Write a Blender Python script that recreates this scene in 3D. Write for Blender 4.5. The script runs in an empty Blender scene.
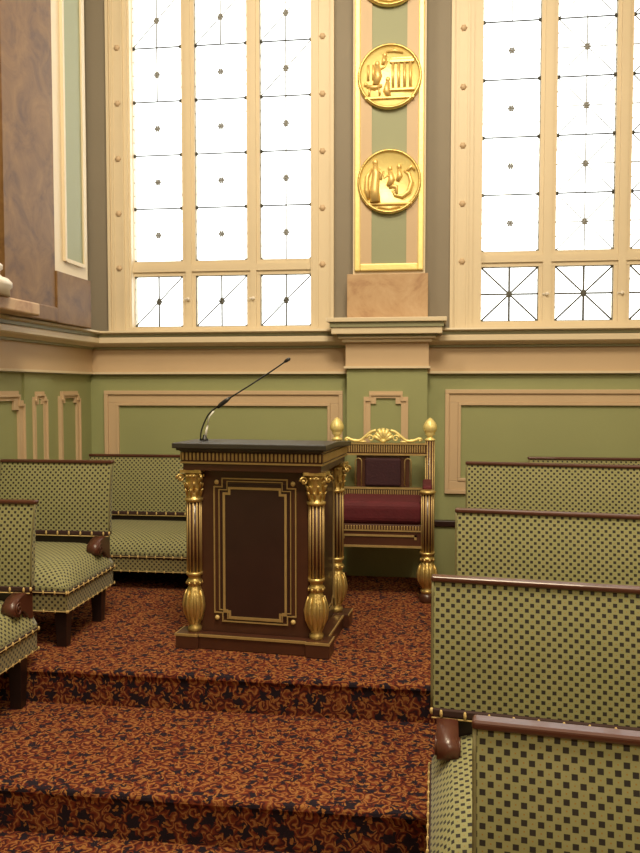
import bpy, bmesh, math, random
from mathutils import Vector, Matrix
random.seed(7)
SC = bpy.context.scene
COL = SC.collection
PI = math.pi
D2R = math.radians

# ------------------------------------------------------------------ camera
EYE = 1.38
F_PX = 800.0
cam_data = bpy.data.cameras.new('camera')
cam = bpy.data.objects.new('camera', cam_data)
COL.objects.link(cam)
cam_data.sensor_fit = 'VERTICAL'
cam_data.sensor_height = 24.0
cam_data.lens = 24.0 * F_PX / 853.0
cam_data.clip_start = 0.05
cam.location = (0, 0, EYE)
cam.rotation_euler = (PI / 2 - math.atan(39.5 / F_PX), 0, D2R(7.5))
SC.camera = cam

# ------------------------------------------------------------------ world, lights, exposure
world = bpy.data.worlds.new('overcast_sky')
SC.world = world
world.use_nodes = True
bg = world.node_tree.nodes['Background']
bg.inputs[0].default_value = (1.0, 0.985, 0.95, 1)
bg.inputs[1].default_value = 3.4


def area_lamp(name, loc, size, power, color, rot=(0, 0, 0)):
    l = bpy.data.lights.new(name, 'AREA')
    l.shape = 'DISK'
    l.size = size
    l.energy = power
    l.color = color
    o = bpy.data.objects.new(name, l)
    o.location = loc
    o.rotation_euler = rot
    COL.objects.link(o)
    return o


WARM = (1.0, 0.85, 0.60)
area_lamp('chandelier_light', (0.0, 1.6, 5.5), 1.4, 235, WARM, (D2R(22), 0, 0))
area_lamp('ceiling_light', (-1.4, 3.2, 5.6), 0.9, 70, WARM)
area_lamp('ceiling_light', (1.6, -2.2, 5.0), 1.6, 130, WARM, (D2R(35), 0, D2R(15)))

SC.view_settings.view_transform = 'Standard'
SC.view_settings.look = 'None'
SC.view_settings.gamma = 1.0
SC.view_settings.use_curve_mapping = False
SC.view_settings.exposure = 0.06


# ------------------------------------------------------------------ materials
def nodemat(name):
    m = bpy.data.materials.new(name)
    m.use_nodes = True
    nt = m.node_tree
    return m, nt, nt.nodes['Principled BSDF']


def N(nt, t, **kw):
    n = nt.nodes.new(t)
    for k, v in kw.items():
        setattr(n, k, v)
    return n


def math_n(nt, op, a, b=None, c=None):
    n = nt.nodes.new('ShaderNodeMath')
    n.operation = op
    for i, v in enumerate((a, b, c)):
        if v is None:
            continue
        if isinstance(v, (int, float)):
            n.inputs[i].default_value = v
        else:
            nt.links.new(v, n.inputs[i])
    return n.outputs[0]


def mix_n(nt, fac, a, b):
    n = nt.nodes.new('ShaderNodeMix')
    n.data_type = 'RGBA'
    for sock, v in ((n.inputs[0], fac), (n.inputs[6], a), (n.inputs[7], b)):
        if isinstance(v, (int, float)):
            sock.default_value = v
        elif isinstance(v, tuple):
            sock.default_value = (*v, 1)
        else:
            nt.links.new(v, sock)
    return n.outputs[2]


def simple(name, col, rough=0.6, metal=0.0, var=0.12, scale=6.0, bump=0.0, bscale=60.0, spec=None, coat=0.0):
    m, nt, p = nodemat(name)
    tc = N(nt, 'ShaderNodeTexCoord')
    no = N(nt, 'ShaderNodeTexNoise')
    no.inputs['Scale'].default_value = scale
    no.inputs['Detail'].default_value = 4
    nt.links.new(tc.outputs['Object'], no.inputs['Vector'])
    a = tuple(max(0, c * (1 - var)) for c in col)
    b = tuple(min(1, c * (1 + var)) for c in col)
    nt.links.new(mix_n(nt, no.outputs[0], a, b), p.inputs['Base Color'])
    p.inputs['Roughness'].default_value = rough
    p.inputs['Metallic'].default_value = metal
    if spec is not None:
        p.inputs['Specular IOR Level'].default_value = spec
    p.inputs['Coat Weight'].default_value = coat
    if bump:
        n2 = N(nt, 'ShaderNodeTexNoise')
        n2.inputs['Scale'].default_value = bscale
        nt.links.new(tc.outputs['Object'], n2.inputs['Vector'])
        bp = N(nt, 'ShaderNodeBump')
        bp.inputs['Strength'].default_value = bump
        bp.inputs['Distance'].default_value = 0.01
        nt.links.new(n2.outputs[0], bp.inputs['Height'])
        nt.links.new(bp.outputs[0], p.inputs['Normal'])
    return m


def marble(name, c1, c2, c3):
    m, nt, p = nodemat(name)
    tc = N(nt, 'ShaderNodeTexCoord')
    no = N(nt, 'ShaderNodeTexNoise')
    no.inputs['Scale'].default_value = 4.5
    no.inputs['Detail'].default_value = 10
    no.inputs['Roughness'].default_value = 0.68
    no.inputs['Distortion'].default_value = 0.7
    nt.links.new(tc.outputs['Object'], no.inputs['Vector'])
    r = N(nt, 'ShaderNodeValToRGB')
    e = r.color_ramp.elements
    e[0].position = 0.33
    e[0].color = (*c3, 1)
    e[1].position = 0.47
    e[1].color = (*c1, 1)
    x = e.new(0.66)
    x.color = (*c2, 1)
    nt.links.new(no.outputs[0], r.inputs[0])
    nt.links.new(r.outputs[0], p.inputs['Base Color'])
    p.inputs['Roughness'].default_value = 0.5
    p.inputs['Specular IOR Level'].default_value = 0.3
    return m


def dotted_fabric(name, ground, alt, dot, spot, pitch=0.0332):
    """woven cloth with small dark squares set in a quincunx"""
    m, nt, p = nodemat(name)
    uv = N(nt, 'ShaderNodeUVMap')
    sep = N(nt, 'ShaderNodeSeparateXYZ')
    nt.links.new(uv.outputs[0], sep.inputs[0])
    u = math_n(nt, 'DIVIDE', sep.outputs[0], pitch)
    v = math_n(nt, 'DIVIDE', sep.outputs[1], pitch)

    def sq(off_u, off_v, half):
        a = math_n(nt, 'ABSOLUTE', math_n(nt, 'SUBTRACT', math_n(nt, 'FRACT', math_n(nt, 'ADD', u, off_u)), 0.5))
        b = math_n(nt, 'ABSOLUTE', math_n(nt, 'SUBTRACT', math_n(nt, 'FRACT', math_n(nt, 'ADD', v, off_v)), 0.5))
        mx = math_n(nt, 'MAXIMUM', a, b)
        return math_n(nt, 'LESS_THAN', mx, half)
    dots = math_n(nt, 'MAXIMUM', sq(0, 0, .185), sq(.5, .5, .185))
    spots = math_n(nt, 'MAXIMUM', sq(.5, 0, .05), sq(0, .5, .05))
    no = N(nt, 'ShaderNodeTexNoise')
    no.inputs['Scale'].default_value = 9
    no.inputs['Detail'].default_value = 5
    nt.links.new(uv.outputs[0], no.inputs['Vector'])
    base = mix_n(nt, no.outputs[0], ground, alt)
    c = mix_n(nt, spots, base, spot)
    c = mix_n(nt, dots, c, dot)
    nt.links.new(c, p.inputs['Base Color'])
    p.inputs['Roughness'].default_value = 0.75
    p.inputs['Sheen Weight'].default_value = 0.15
    w = N(nt, 'ShaderNodeTexNoise')
    w.inputs['Scale'].default_value = 400
    nt.links.new(uv.outputs[0], w.inputs['Vector'])
    bp = N(nt, 'ShaderNodeBump')
    bp.inputs['Strength'].default_value = 0.15
    bp.inputs['Distance'].default_value = 0.002
    nt.links.new(w.outputs[0], bp.inputs['Height'])
    nt.links.new(bp.outputs[0], p.inputs['Normal'])
    return m


def carpet_mat(name, leafscale, leafshare, light):
    """scrolling vines: curls of orange and gold on dark red, with navy leaves; laid over treads and risers as one cloth"""
    m, nt, p = nodemat(name)
    tc = N(nt, 'ShaderNodeTexCoord')
    sep = N(nt, 'ShaderNodeSeparateXYZ')
    nt.links.new(tc.outputs['Object'], sep.inputs[0])
    v = math_n(nt, 'ADD', sep.outputs[1], sep.outputs[2])
    cmb = N(nt, 'ShaderNodeCombineXYZ')
    nt.links.new(sep.outputs[0], cmb.inputs[0])
    nt.links.new(v, cmb.inputs[1])
    uv = cmb.outputs[0]
    wp = N(nt, 'ShaderNodeTexNoise')
    wp.inputs['Scale'].default_value = 26
    wp.inputs['Detail'].default_value = 1
    nt.links.new(uv, wp.inputs['Vector'])
    vm = N(nt, 'ShaderNodeVectorMath', operation='SCALE')
    vm.inputs['Scale'].default_value = 0.05
    nt.links.new(wp.outputs['Color'], vm.inputs[0])
    va = N(nt, 'ShaderNodeVectorMath', operation='ADD')
    nt.links.new(uv, va.inputs[0])
    nt.links.new(vm.outputs[0], va.inputs[1])

    def curls(scale, arms, twist, off):
        sc = N(nt, 'ShaderNodeVectorMath', operation='MULTIPLY_ADD')
        nt.links.new(va.outputs[0], sc.inputs[0])
        sc.inputs[1].default_value = (scale, scale, 1)
        sc.inputs[2].default_value = (off, off * .7, 0)
        vo = N(nt, 'ShaderNodeTexVoronoi')
        vo.voronoi_dimensions = '2D'
        vo.inputs['Scale'].default_value = 1
        vo.inputs['Randomness'].default_value = 0.85
        nt.links.new(sc.outputs[0], vo.inputs['Vector'])
        df = N(nt, 'ShaderNodeVectorMath', operation='SUBTRACT')
        nt.links.new(sc.outputs[0], df.inputs[0])
        nt.links.new(vo.outputs['Position'], df.inputs[1])
        s2 = N(nt, 'ShaderNodeSeparateXYZ')
        nt.links.new(df.outputs[0], s2.inputs[0])
        sc2 = N(nt, 'ShaderNodeSeparateXYZ')
        nt.links.new(vo.outputs['Color'], sc2.inputs[0])
        ang = math_n(nt, 'DIVIDE', math_n(nt, 'ARCTAN2', s2.outputs[1], s2.outputs[0]), 2 * PI)
        sgn = math_n(nt, 'SIGN', math_n(nt, 'SUBTRACT', sc2.outputs[0], 0.5))
        ang = math_n(nt, 'MULTIPLY', math_n(nt, 'MULTIPLY', ang, sgn), arms)
        ph = math_n(nt, 'ADD', ang, math_n(nt, 'MULTIPLY', vo.outputs['Distance'], twist))
        ph = math_n(nt, 'ADD', ph, sc2.outputs[1])
        return math_n(nt, 'FRACT', ph), vo.outputs['Distance'], sc2.outputs[2]
    f1, d1, c1 = curls(20, 1, 1.9, 0)
    r = N(nt, 'ShaderNodeValToRGB')
    cr = r.color_ramp
    stops = [(0.0, (.085, .017, .011)), (.14, (.120, .024, .014)), (.30, (.15, .036, .016)), (.40, (.22, .078, .024)),
             (.52, (.30, .14, .052)), (.62, (.22, .070, .022)), (.72, (.13, .028, .015)), (.84, (.06, .014, .012)), (.93, (.030, .013, .016)), (1.0, (.05, .013, .011))]
    cr.elements[0].position = stops[0][0]
    cr.elements[0].color = (*stops[0][1], 1)
    cr.elements[1].position = 1.0
    cr.elements[1].color = (*stops[-1][1], 1)
    for pos, c in stops[1:-1]:
        cr.elements.new(pos).color = (*c, 1)
    nt.links.new(f1, r.inputs[0])
    # small leaves in navy and in gold
    f2, d2, c2 = curls(leafscale, 5, .6, 3.7)
    leaf = math_n(nt, 'MULTIPLY', math_n(nt, 'LESS_THAN', math_n(nt, 'ADD', d2, math_n(nt, 'MULTIPLY', math_n(nt, 'PINGPONG', f2, .5), .5)), .46), math_n(nt, 'LESS_THAN', c2, leafshare))
    c = mix_n(nt, leaf, r.outputs[0], (.018, .012, .018))
    f3, d3, c3 = curls(34, 2, 1.0, 9.1)
    leaf2 = math_n(nt, 'MULTIPLY', math_n(nt, 'LESS_THAN', math_n(nt, 'ADD', d3, math_n(nt, 'MULTIPLY', math_n(nt, 'PINGPONG', f3, .5), .6)), .36), math_n(nt, 'LESS_THAN', c3, .42))
    c = mix_n(nt, leaf2, c, (.28, .12, .035))
    n2 = N(nt, 'ShaderNodeTexNoise')
    n2.inputs['Scale'].default_value = 230
    nt.links.new(tc.outputs['Object'], n2.inputs['Vector'])
    hs = N(nt, 'ShaderNodeHueSaturation')
    nt.links.new(c, hs.inputs['Color'])
    nt.links.new(math_n(nt, 'ADD', math_n(nt, 'MULTIPLY', n2.outputs[0], 1.0), .62), hs.inputs['Value'])
    nt.links.new(hs.outputs[0], p.inputs['Base Color'])
    p.inputs['Roughness'].default_value = 0.95
    p.inputs['Specular IOR Level'].default_value = 0.1
    bp = N(nt, 'ShaderNodeBump')
    bp.inputs['Strength'].default_value = 0.5
    bp.inputs['Distance'].default_value = 0.004
    nt.links.new(n2.outputs[0], bp.inputs['Height'])
    nt.links.new(bp.outputs[0], p.inputs['Normal'])
    return m


def glass_mat():
    m = bpy.data.materials.new('window_glass')
    m.use_nodes = True
    nt = m.node_tree
    nt.nodes.clear()
    out = N(nt, 'ShaderNodeOutputMaterial')
    tr = N(nt, 'ShaderNodeBsdfTransparent')
    tr.inputs[0].default_value = (0.96, 0.98, 0.98, 1)
    gl = N(nt, 'ShaderNodeBsdfGlossy')
    gl.inputs['Roughness'].default_value = 0.05
    mx = N(nt, 'ShaderNodeMixShader')
    mx.inputs[0].default_value = 0.06
    nt.links.new(tr.outputs[0], mx.inputs[1])
    nt.links.new(gl.outputs[0], mx.inputs[2])
    nt.links.new(mx.outputs[0], out.inputs[0])
    return m


M = {}
M['green'] = simple('green_wall_paint', (.29, .31, .145), 0.55, var=.07, scale=2.0, bump=.05)
M['green_pale'] = simple('pale_green_paint', (.29, .31, .19), 0.55, var=.06, scale=2.0)
M['cream'] = simple('cream_trim_paint', (.68, .575, .41), 0.45, var=.04, scale=3.0)
M['peach'] = simple('peach_trim_paint', (.56, .41, .26), 0.5, var=.06, scale=3.0)
M['olive'] = simple('olive_trim_paint', (.27, .27, .16), 0.5, var=.06, scale=3.0)
M['grey'] = simple('grey_wall_paint', (.235, .20, .15), 0.6, var=.07, scale=2.0)
M['plaster'] = simple('plaster_paint', (.55, .47, .32), 0.7, var=.04, scale=1.0)
M['marble'] = marble('brown_marble', (.165, .084, .028), (.23, .125, .042), (.085, .040, .018))
M['pinkmarble'] = marble('pink_marble', (.47, .31, .18), (.54, .38, .24), (.34, .19, .11))
M['whitestone'] = simple('white_stone', (.72, .66, .58), 0.35, var=.08, scale=8)
M['gold'] = simple('gilding', (.62, .46, .17), 0.40, 0.8, var=.2, scale=30, bump=.25, bscale=70)
M['goldbright'] = simple('bright_gilding', (.95, .78, .32), 0.42, 0.35, var=.10, scale=20, bump=.15, bscale=50)
M['relief'] = simple('relief_gilding', (.80, .58, .22), 0.42, 0.5, var=.15, scale=30)
M['goldline'] = simple('gilt_line', (.50, .36, .15), 0.45, 0.55, var=.2, scale=30)
M['wood'] = simple('mahogany', (.062, .021, .011), 0.38, var=.35, scale=7, coat=.25)
M['darkwood'] = simple('dark_mahogany', (.030, .012, .010), 0.35, var=.3, scale=7, coat=.1)
M['topwood'] = simple('dark_lectern_top', (.030, .026, .020), 0.45, var=.3, scale=7, coat=.2)
M['capwood'] = simple('polished_red_mahogany', (.085, .027, .016), 0.33, var=.3, scale=9, coat=.15)
M['legwood'] = simple('nearly_black_wood', (.014, .006, .006), 0.4, var=.3, scale=9)
M['velvet'] = simple('crimson_velvet', (.085, .004, .010), 0.8, var=.35, scale=9, bump=.2)
M['darkvelvet'] = simple('purple_brown_velvet', (.035, .007, .013), 0.8, var=.3, scale=9, bump=.2)
M['lead'] = simple('grey_leading', (.10, .10, .09), 0.5, 0.2)
M['lead_glare'] = simple('glare_paled_leading', (.26, .26, .25), 0.5, 0.2)  # lead colour lightened to imitate window glare in the upper panes
M['black'] = simple('black_plastic', (.015, .015, .015), 0.4)
M['whiteplastic'] = simple('white_plastic', (.7, .7, .66), 0.4)
M['fabric'] = dotted_fabric('dotted_green_fabric', (.25, .255, .100), (.31, .29, .140), (.016, .011, .008), (.30, .17, .03))
M['fabric_small'] = dotted_fabric('dotted_green_skirt_fabric', (.21, .19, .075), (.26, .21, .09), (.020, .012, .010), (.36, .16, .03))
M['band'] = simple('dark_gimp_braid', (.035, .012, .010), 0.7, var=.3, scale=40)
M['piping'] = simple('olive_piping', (.16, .14, .06), 0.7, var=.2, scale=40)
M['thread'] = simple('gold_thread', (.62, .45, .18), 0.6, 0.1, var=.2, scale=60)
M['carpet'] = carpet_mat('scroll_carpet', 24, .45, 1)
M['carpet_step'] = carpet_mat('scroll_carpet_step', 14, .85, 1)
M['glass'] = glass_mat()


# ------------------------------------------------------------------ mesh builder
class MB:
    def __init__(self):
        self.bm = bmesh.new()
        self.uvl = self.bm.loops.layers.uv.new('UVMap')

    def boxuv(self, faces):
        for f in faces:
            f.normal_update()
            n = f.normal
            a = max(range(3), key=lambda i: abs(n[i]))
            for l in f.loops:
                c = l.vert.co
                l[self.uvl].uv = ((c.y, c.z), (c.x, c.z), (c.x, c.y))[a]

    def box(self, x0, x1, y0, y1, z0, z1, bev=0.0, mat=None, seg=2):
        g = bmesh.ops.create_cube(self.bm, size=1)
        vs = g['verts']
        for v in vs:
            v.co = Vector((x0 + (v.co.x + .5) * (x1 - x0), y0 + (v.co.y + .5) * (y1 - y0), z0 + (v.co.z + .5) * (z1 - z0)))
        if mat is not None:
            bmesh.ops.transform(self.bm, matrix=mat, verts=vs)
        faces = list({f for v in vs for f in v.link_faces})
        if bev > 0:
            edges = list({e for v in vs for e in v.link_edges})
            r = bmesh.ops.bevel(self.bm, geom=edges, offset=bev, segments=seg, affect='EDGES', profile=0.5)
            faces = list({f for v in r['verts'] for f in v.link_faces} | {f for f in faces if f.is_valid})
        self.boxuv([f for f in faces if f.is_valid])
        return self

    def prism(self, prof, axis, a, b, smooth=False, closed=True):
        """extrude a 2D profile; axis 'x': profile is (y,z); 'y': (x,z); 'z': (x,y)"""
        def P(p, t):
            return {'x': (t, p[0], p[1]), 'y': (p[0], t, p[1]), 'z': (p[0], p[1], t)}[axis]
        n = len(prof)
        v0 = [self.bm.verts.new(P(p, a)) for p in prof]
        v1 = [self.bm.verts.new(P(p, b)) for p in prof]
        arc = [0.0]
        for i in range(n):
            q, r = prof[i], prof[(i + 1) % n]
            arc.append(arc[-1] + math.hypot(q[0] - r[0], q[1] - r[1]))
        fs = []
        for i in range(n if closed else n - 1):
            j = (i + 1) % n
            f = self.bm.faces.new((v0[i], v0[j], v1[j], v1[i]))
            f.smooth = smooth
            for l, uv in zip(f.loops, ((a, arc[i]), (a, arc[i + 1]), (b, arc[i + 1]), (b, arc[i]))):
                l[self.uvl].uv = uv
            fs.append(f)
        if closed:
            c = [self.bm.faces.new(v0), self.bm.faces.new(list(reversed(v1)))]
            for f in c:
                for l in f.loops:
                    co = l.vert.co
                    l[self.uvl].uv = {'x': (co.y, co.z), 'y': (co.x, co.z), 'z': (co.x, co.y)}[axis]
            fs += c
        bmesh.ops.recalc_face_normals(self.bm, faces=fs)
        return self

    def lathe(self, prof, cx, cy, n=24, sx=1.0, sy=1.0, lobes=0, amp=0.0, zr=None):
        """profile [(r,z)...] turned about the vertical through (cx,cy)"""
        rings = []
        for r, z in prof:
            ring = []
            for k in range(n):
                a = 2 * PI * k / n
                rr = r
                if lobes and (zr is None or zr[0] <= z <= zr[1]):
                    rr = r * (1 + amp * math.cos(lobes * a))
                ring.append(self.bm.verts.new((cx + rr * sx * math.cos(a), cy + rr * sy * math.sin(a), z)))
            rings.append(ring)
        for a, b in zip(rings, rings[1:]):
            for k in range(n):
                f = self.bm.faces.new((a[k], a[(k + 1) % n], b[(k + 1) % n], b[k]))
                f.smooth = True
        self.bm.faces.new(list(reversed(rings[0])))
        self.bm.faces.new(rings[-1])
        return self

    def tube(self, pts, r, n=8, cap=True):
        pts = [Vector(p) for p in pts]
        rs = r if isinstance(r, (list, tuple)) else [r] * len(pts)
        rings = []
        up = Vector((0, 0, 1))
        t0 = (pts[1] - pts[0]).normalized()
        if abs(t0.dot(up)) > .95:
            up = Vector((0, 1, 0))
        nrm = t0.cross(up).normalized()
        for i, p in enumerate(pts):
            t = (pts[min(i + 1, len(pts) - 1)] - pts[max(i - 1, 0)]).normalized()
            nrm = (nrm - t * nrm.dot(t)).normalized()
            b = t.cross(nrm)
            rings.append([self.bm.verts.new(p + (nrm * math.cos(2 * PI * k / n) + b * math.sin(2 * PI * k / n)) * rs[i]) for k in range(n)])
        for a, b in zip(rings, rings[1:]):
            for k in range(n):
                f = self.bm.faces.new((a[k], a[(k + 1) % n], b[(k + 1) % n], b[k]))
                f.smooth = True
        if cap:
            self.bm.faces.new(list(reversed(rings[0])))
            self.bm.faces.new(rings[-1])
        return self

    def ball(self, c, rx, ry=None, rz=None, u=12, v=8):
        g = bmesh.ops.create_uvsphere(self.bm, u_segments=u, v_segments=v, radius=1)
        ry = rx if ry is None else ry
        rz = rx if rz is None else rz
        for w in g['verts']:
            w.co = Vector((c[0] + w.co.x * rx, c[1] + w.co.y * ry, c[2] + w.co.z * rz))
            for f in w.link_faces:
                f.smooth = True
        return self

    def xform(self, mat):
        bmesh.ops.transform(self.bm, matrix=mat, verts=self.bm.verts[:])
        return self

    def build(self, name, m, parent=None):
        me = bpy.data.meshes.new(name)
        bmesh.ops.recalc_face_normals(self.bm, faces=self.bm.faces[:])
        self.bm.to_mesh(me)
        self.bm.free()
        me.materials.append(m)
        o = bpy.data.objects.new(name, me)
        COL.objects.link(o)
        if parent is not None:
            o.parent = parent
        return o


def thing(name, label, cat, loc=(0, 0, 0), rz=0.0, group=None):
    o = bpy.data.objects.new(name, None)
    o.empty_display_size = 0.1
    COL.objects.link(o)
    o.location = loc
    o.rotation_euler = (0, 0, rz)
    o['label'] = label
    o['category'] = cat
    if group:
        o['group'] = group
    return o


def tag(o, label, cat, group=None):
    o['label'] = label
    o['category'] = cat
    if group:
        o['group'] = group
    return o


def struct(o, label=None, cat=None):
    o['kind'] = 'structure'
    if label:
        o['label'] = label
    if cat:
        o['category'] = cat
    return o


# ------------------------------------------------------------------ room shell
LX, RX, BY, FY, TOP = -2.57, 3.4, 5.92, -3.2, 6.0
PF = 5.78      # face of the pilaster between the windows
S1, S2 = 3.66, 2.87       # step nosings
Z1, Z2 = -0.18, -0.37

# floor: platform and two steps down, one carpet
fl = MB()


def nose(y, z, r=0.02):
    return [(y + r, z), (y + r * .3, z - r * .12), (y + .002, z - r * .45), (y, z - r), (y + .012, z - r - .02)]


prof = [(BY + .3, 0)] + [(S1 + .055, 0)] + nose(S1, 0) + [(S1 + .02, Z1)] + [(S2 + .055, Z1)] + nose(S2, Z1) + [(S2 + .02, Z2), (FY, Z2), (FY, -.6), (BY + .3, -.6)]
fl.prism(prof, 'x', LX - .3, RX)
floor = fl.build('floor', M['carpet'])
floor.data.materials.append(M['carpet_step'])     # larger, denser navy leaves on the risers and step edges
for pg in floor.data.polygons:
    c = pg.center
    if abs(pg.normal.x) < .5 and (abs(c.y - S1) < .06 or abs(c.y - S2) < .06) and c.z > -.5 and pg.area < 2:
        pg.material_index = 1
struct(floor, 'dark red and orange scroll patterned carpet on platform and steps', 'carpet')

W1 = (-2.41, -.65)   # outer edge of the left window surround
W2 = (.17, 1.93)
WZ = 1.80
WTOP = 5.35

wb = MB()
wb.box(LX - .3, RX, BY, BY + .3, -.4, WZ)
wall_back = struct(wb.build('wall_back', M['green']), 'green painted back wall under the windows', 'wall')
up = MB()
UY = 5.95
for x0, x1 in ((LX - .3, W1[0] + .08), (W1[1] - .08, W2[0] + .08), (W2[1] - .08, RX)):
    up.box(x0, x1, UY, UY + .22, WZ, TOP)
for a in (W1, W2):
    up.box(a[0] + .08, a[1] - .08, UY, UY + .22, WTOP - .1, TOP)
up.build('upper_wall', M['grey'], wall_back)

wl = MB()
wl.box(LX - .3, LX, FY, BY, -.6, WZ)
wall_left = struct(wl.build('wall_left', M['green']), 'green painted left wall', 'wall')
wl2 = MB()
wl2.box(LX - .3, LX, FY, BY, WZ, TOP)
wl2.build('upper_wall', M['grey'], wall_left)
struct(MB().box(RX, RX + .2, FY, BY + .3, -.6, TOP).build('wall_right', M['plaster']), 'pale plaster right wall', 'wall')
struct(MB().box(LX - .3, RX + .2, FY - .2, FY, -.6, TOP).build('wall_front', M['plaster']), 'pale plaster wall behind the viewer', 'wall')
struct(MB().box(LX - .3, RX + .2, FY - .2, BY + .3, TOP, TOP + .2).build('ceiling', M['plaster']), 'pale plaster ceiling', 'ceiling')


# cornice and frieze; offsets measured out from the wall face
def cornice(name, along, face, a, b, sign, label):
    """along 'x' (back wall) or 'y' (left wall)"""
    def strip(o0, o1, z0, z1, mat, parent=None, nm='band'):
        mb = MB()
        lo, hi = sorted((face + sign * o0, face + sign * o1))
        if along == 'x':
            mb.box(a, b, lo, hi, z0, z1)
        else:
            mb.box(lo, hi, a, b, z0, z1)
        return mb.build(nm, mat, parent)
    # main moulded shelf
    ax = 'x' if along == 'x' else 'y'
    pr = [(0, 1.80), (.145, 1.80), (.148, 1.787), (.135, 1.782), (.11, 1.778), (.10, 1.757), (.118, 1.752), (.126, 1.745), (.126, 1.712), (.112, 1.702),
          (.07, 1.696), (.045, 1.682), (.03, 1.668), (0, 1.668)]
    mb = MB()
    mb.prism([(face + sign * p, q) for p, q in pr], ax, a, b)
    root = mb.build(name, M['cream'])
    struct(root, label, 'cornice')
    strip(.0, .026, 1.492, 1.668, M['peach'], root, 'frieze')
    strip(.0, .04, 1.478, 1.494, M['cream'], root, 'fillet')
    strip(.0, .022, 1.470, 1.478, M['olive'], root, 'shadow_bead')
    strip(.10, .114, 1.757, 1.779, M['olive'], root, 'olive_cove')
    strip(.0, .05, 1.668, 1.684, M['olive'], root, 'olive_cove')  # olive strip paints in the shade under the cornice
    return root


cornice('trim_1', 'x', BY, LX, -.56, -1, 'cream and olive cornice over the green back wall, left stretch')
cornice('trim_2', 'x', BY, .01, RX, -1, 'cream and olive cornice over the green back wall, right stretch')
cornice('trim_3', 'y', LX, FY, BY - .0, 1, 'cream and olive cornice along the left wall')

# pilaster between the windows: lower half, cap, marble block, gilt panel
PX0, PX1 = -.565, .014
pl = MB().box(PX0, PX1, PF, BY + .02, 0, 1.53)
pil = struct(pl.build('trim_4', M['green']), 'pilaster between the two windows, green below and gilt framed above', 'pilaster')
MB().box(PX0 - .008, PX1 + .008, PF - .012, BY, 1.53, 1.70).build('frieze', M['peach'], pil)
MB().box(PX0 - .02, PX1 + .02, PF - .028, BY, 1.514, 1.530).build('fillet', M['cream'], pil)
capm = MB()
for o, z0, z1 in ((.13, 1.838, 1.868), (.10, 1.755, 1.803), (.055, 1.725, 1.755), (.03, 1.70, 1.725)):
    capm.box(PX0 - o, PX1 + o, PF - o - .02, BY + .04, z0, z1, bev=.004)
capm.build('capital', M['cream'], pil)
MB().box(PX0 - .11, PX1 + .11, PF - .13, BY + .04, 1.803, 1.838).box(PX0 - .065, PX1 + .065, PF - .078, BY, 1.738, 1.756).build('olive_cove', M['olive'], pil)
MB().box(PX0, PX1, PF, UY + .02, 1.868, 2.19, bev=.004).build('marble_block', M['pinkmarble'], pil)
UX0, UX1 = -.512, -.020
MB().box(UX0 - .012, UX1 + .012, PF + .02, UY + .02, 2.19, TOP).build('upper_pilaster', M['cream'], pil)
g = MB()
for x0, x1 in ((UX0, UX0 + .042), (UX1 - .042, UX1)):
    g.box(x0, x1, PF - .005, PF + .022, 2.212, TOP - .02, bev=.008)
g.box(UX0 + .04, UX1 - .04, PF - .005, PF + .022, 2.212, 2.262, bev=.008)
g.build('gilt_moulding', M['goldbright'], pil)
t = MB()
t.box(UX0 + .042, UX0 + .122, PF + .004, PF + .024, 2.262, TOP - .02)
t.box(UX1 - .122, UX1 - .042, PF + .004, PF + .024, 2.262, TOP - .02)
t.build('peach_border', M['peach'], pil)
MB().box(UX0 + .122, UX1 - .122, PF + .012, PF + .024, 2.262, TOP - .02).build('green_panel', M['green_pale'], pil)


# raised panel mouldings on the dado
def frame_back(x0, x1, z0, z1, w, y, parent, ear=False):
    """a rectangular moulding on a wall facing the camera"""
    mb = MB()

    def ring(a, b, th, e=0.0):
        for (p0, p1, q0, q1) in ((x0 + a, x1 - a, z1 - b, z1 - a), (x0 + a, x1 - a, z0 + a, z0 + b), (x0 + a, x0 + b, z0 + b, z1 - b), (x1 - b, x1 - a, z0 + b, z1 - b)):
            mb.box(p0, p1, y - th, y + .002, q0, q1, bev=min(.003, th * .3))
    ring(0, w * .26, .026)
    ring(w * .26, w * .82, .012)
    ring(w * .82, w, .020)
    if ear:
        for x in (x0 - .018, x1 - .042):
            mb.box(x, x + .06, y - .02, y + .002, z1 - .10, z1 - .045, bev=.003)
    return mb.build('panel_moulding', M['peach'], parent)


frame_back(-2.456, -.607, .60, 1.352, .115, BY, wall_back)
frame_back(.143, 2.0, .60, 1.362, .115, BY, wall_back)
frame_back(2.15, 3.2, .60, 1.362, .115, BY, wall_back)


def eared_path(cx, z0, z1, hw, e):
    return [(cx - hw, z0), (cx - hw, z1 - e), (cx - hw + e, z1 - e), (cx - hw + e, z1), (cx + hw - e, z1), (cx + hw - e, z1 - e), (cx + hw, z1 - e), (cx + hw, z0)]


def path_boxes(mb, pts, w, plane, at, th):
    """flat band of width w along an axis-aligned path in a vertical plane"""
    for k, ((a, b), (c, d)) in enumerate(zip(pts, pts[1:])):
        th += .0006 if k % 2 else -.0006
        th += .00007
        w += .00005
        u0, u1 = min(a, c) - w / 2, max(a, c) + w / 2
        v0, v1 = min(b, d) - w / 2, max(b, d) + w / 2
        if plane == 'y':
            mb.box(u0, u1, at - th, at + .002, v0, v1)
        else:
            mb.box(at - .002, at + th, u0, u1, v0, v1)
    return mb


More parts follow.
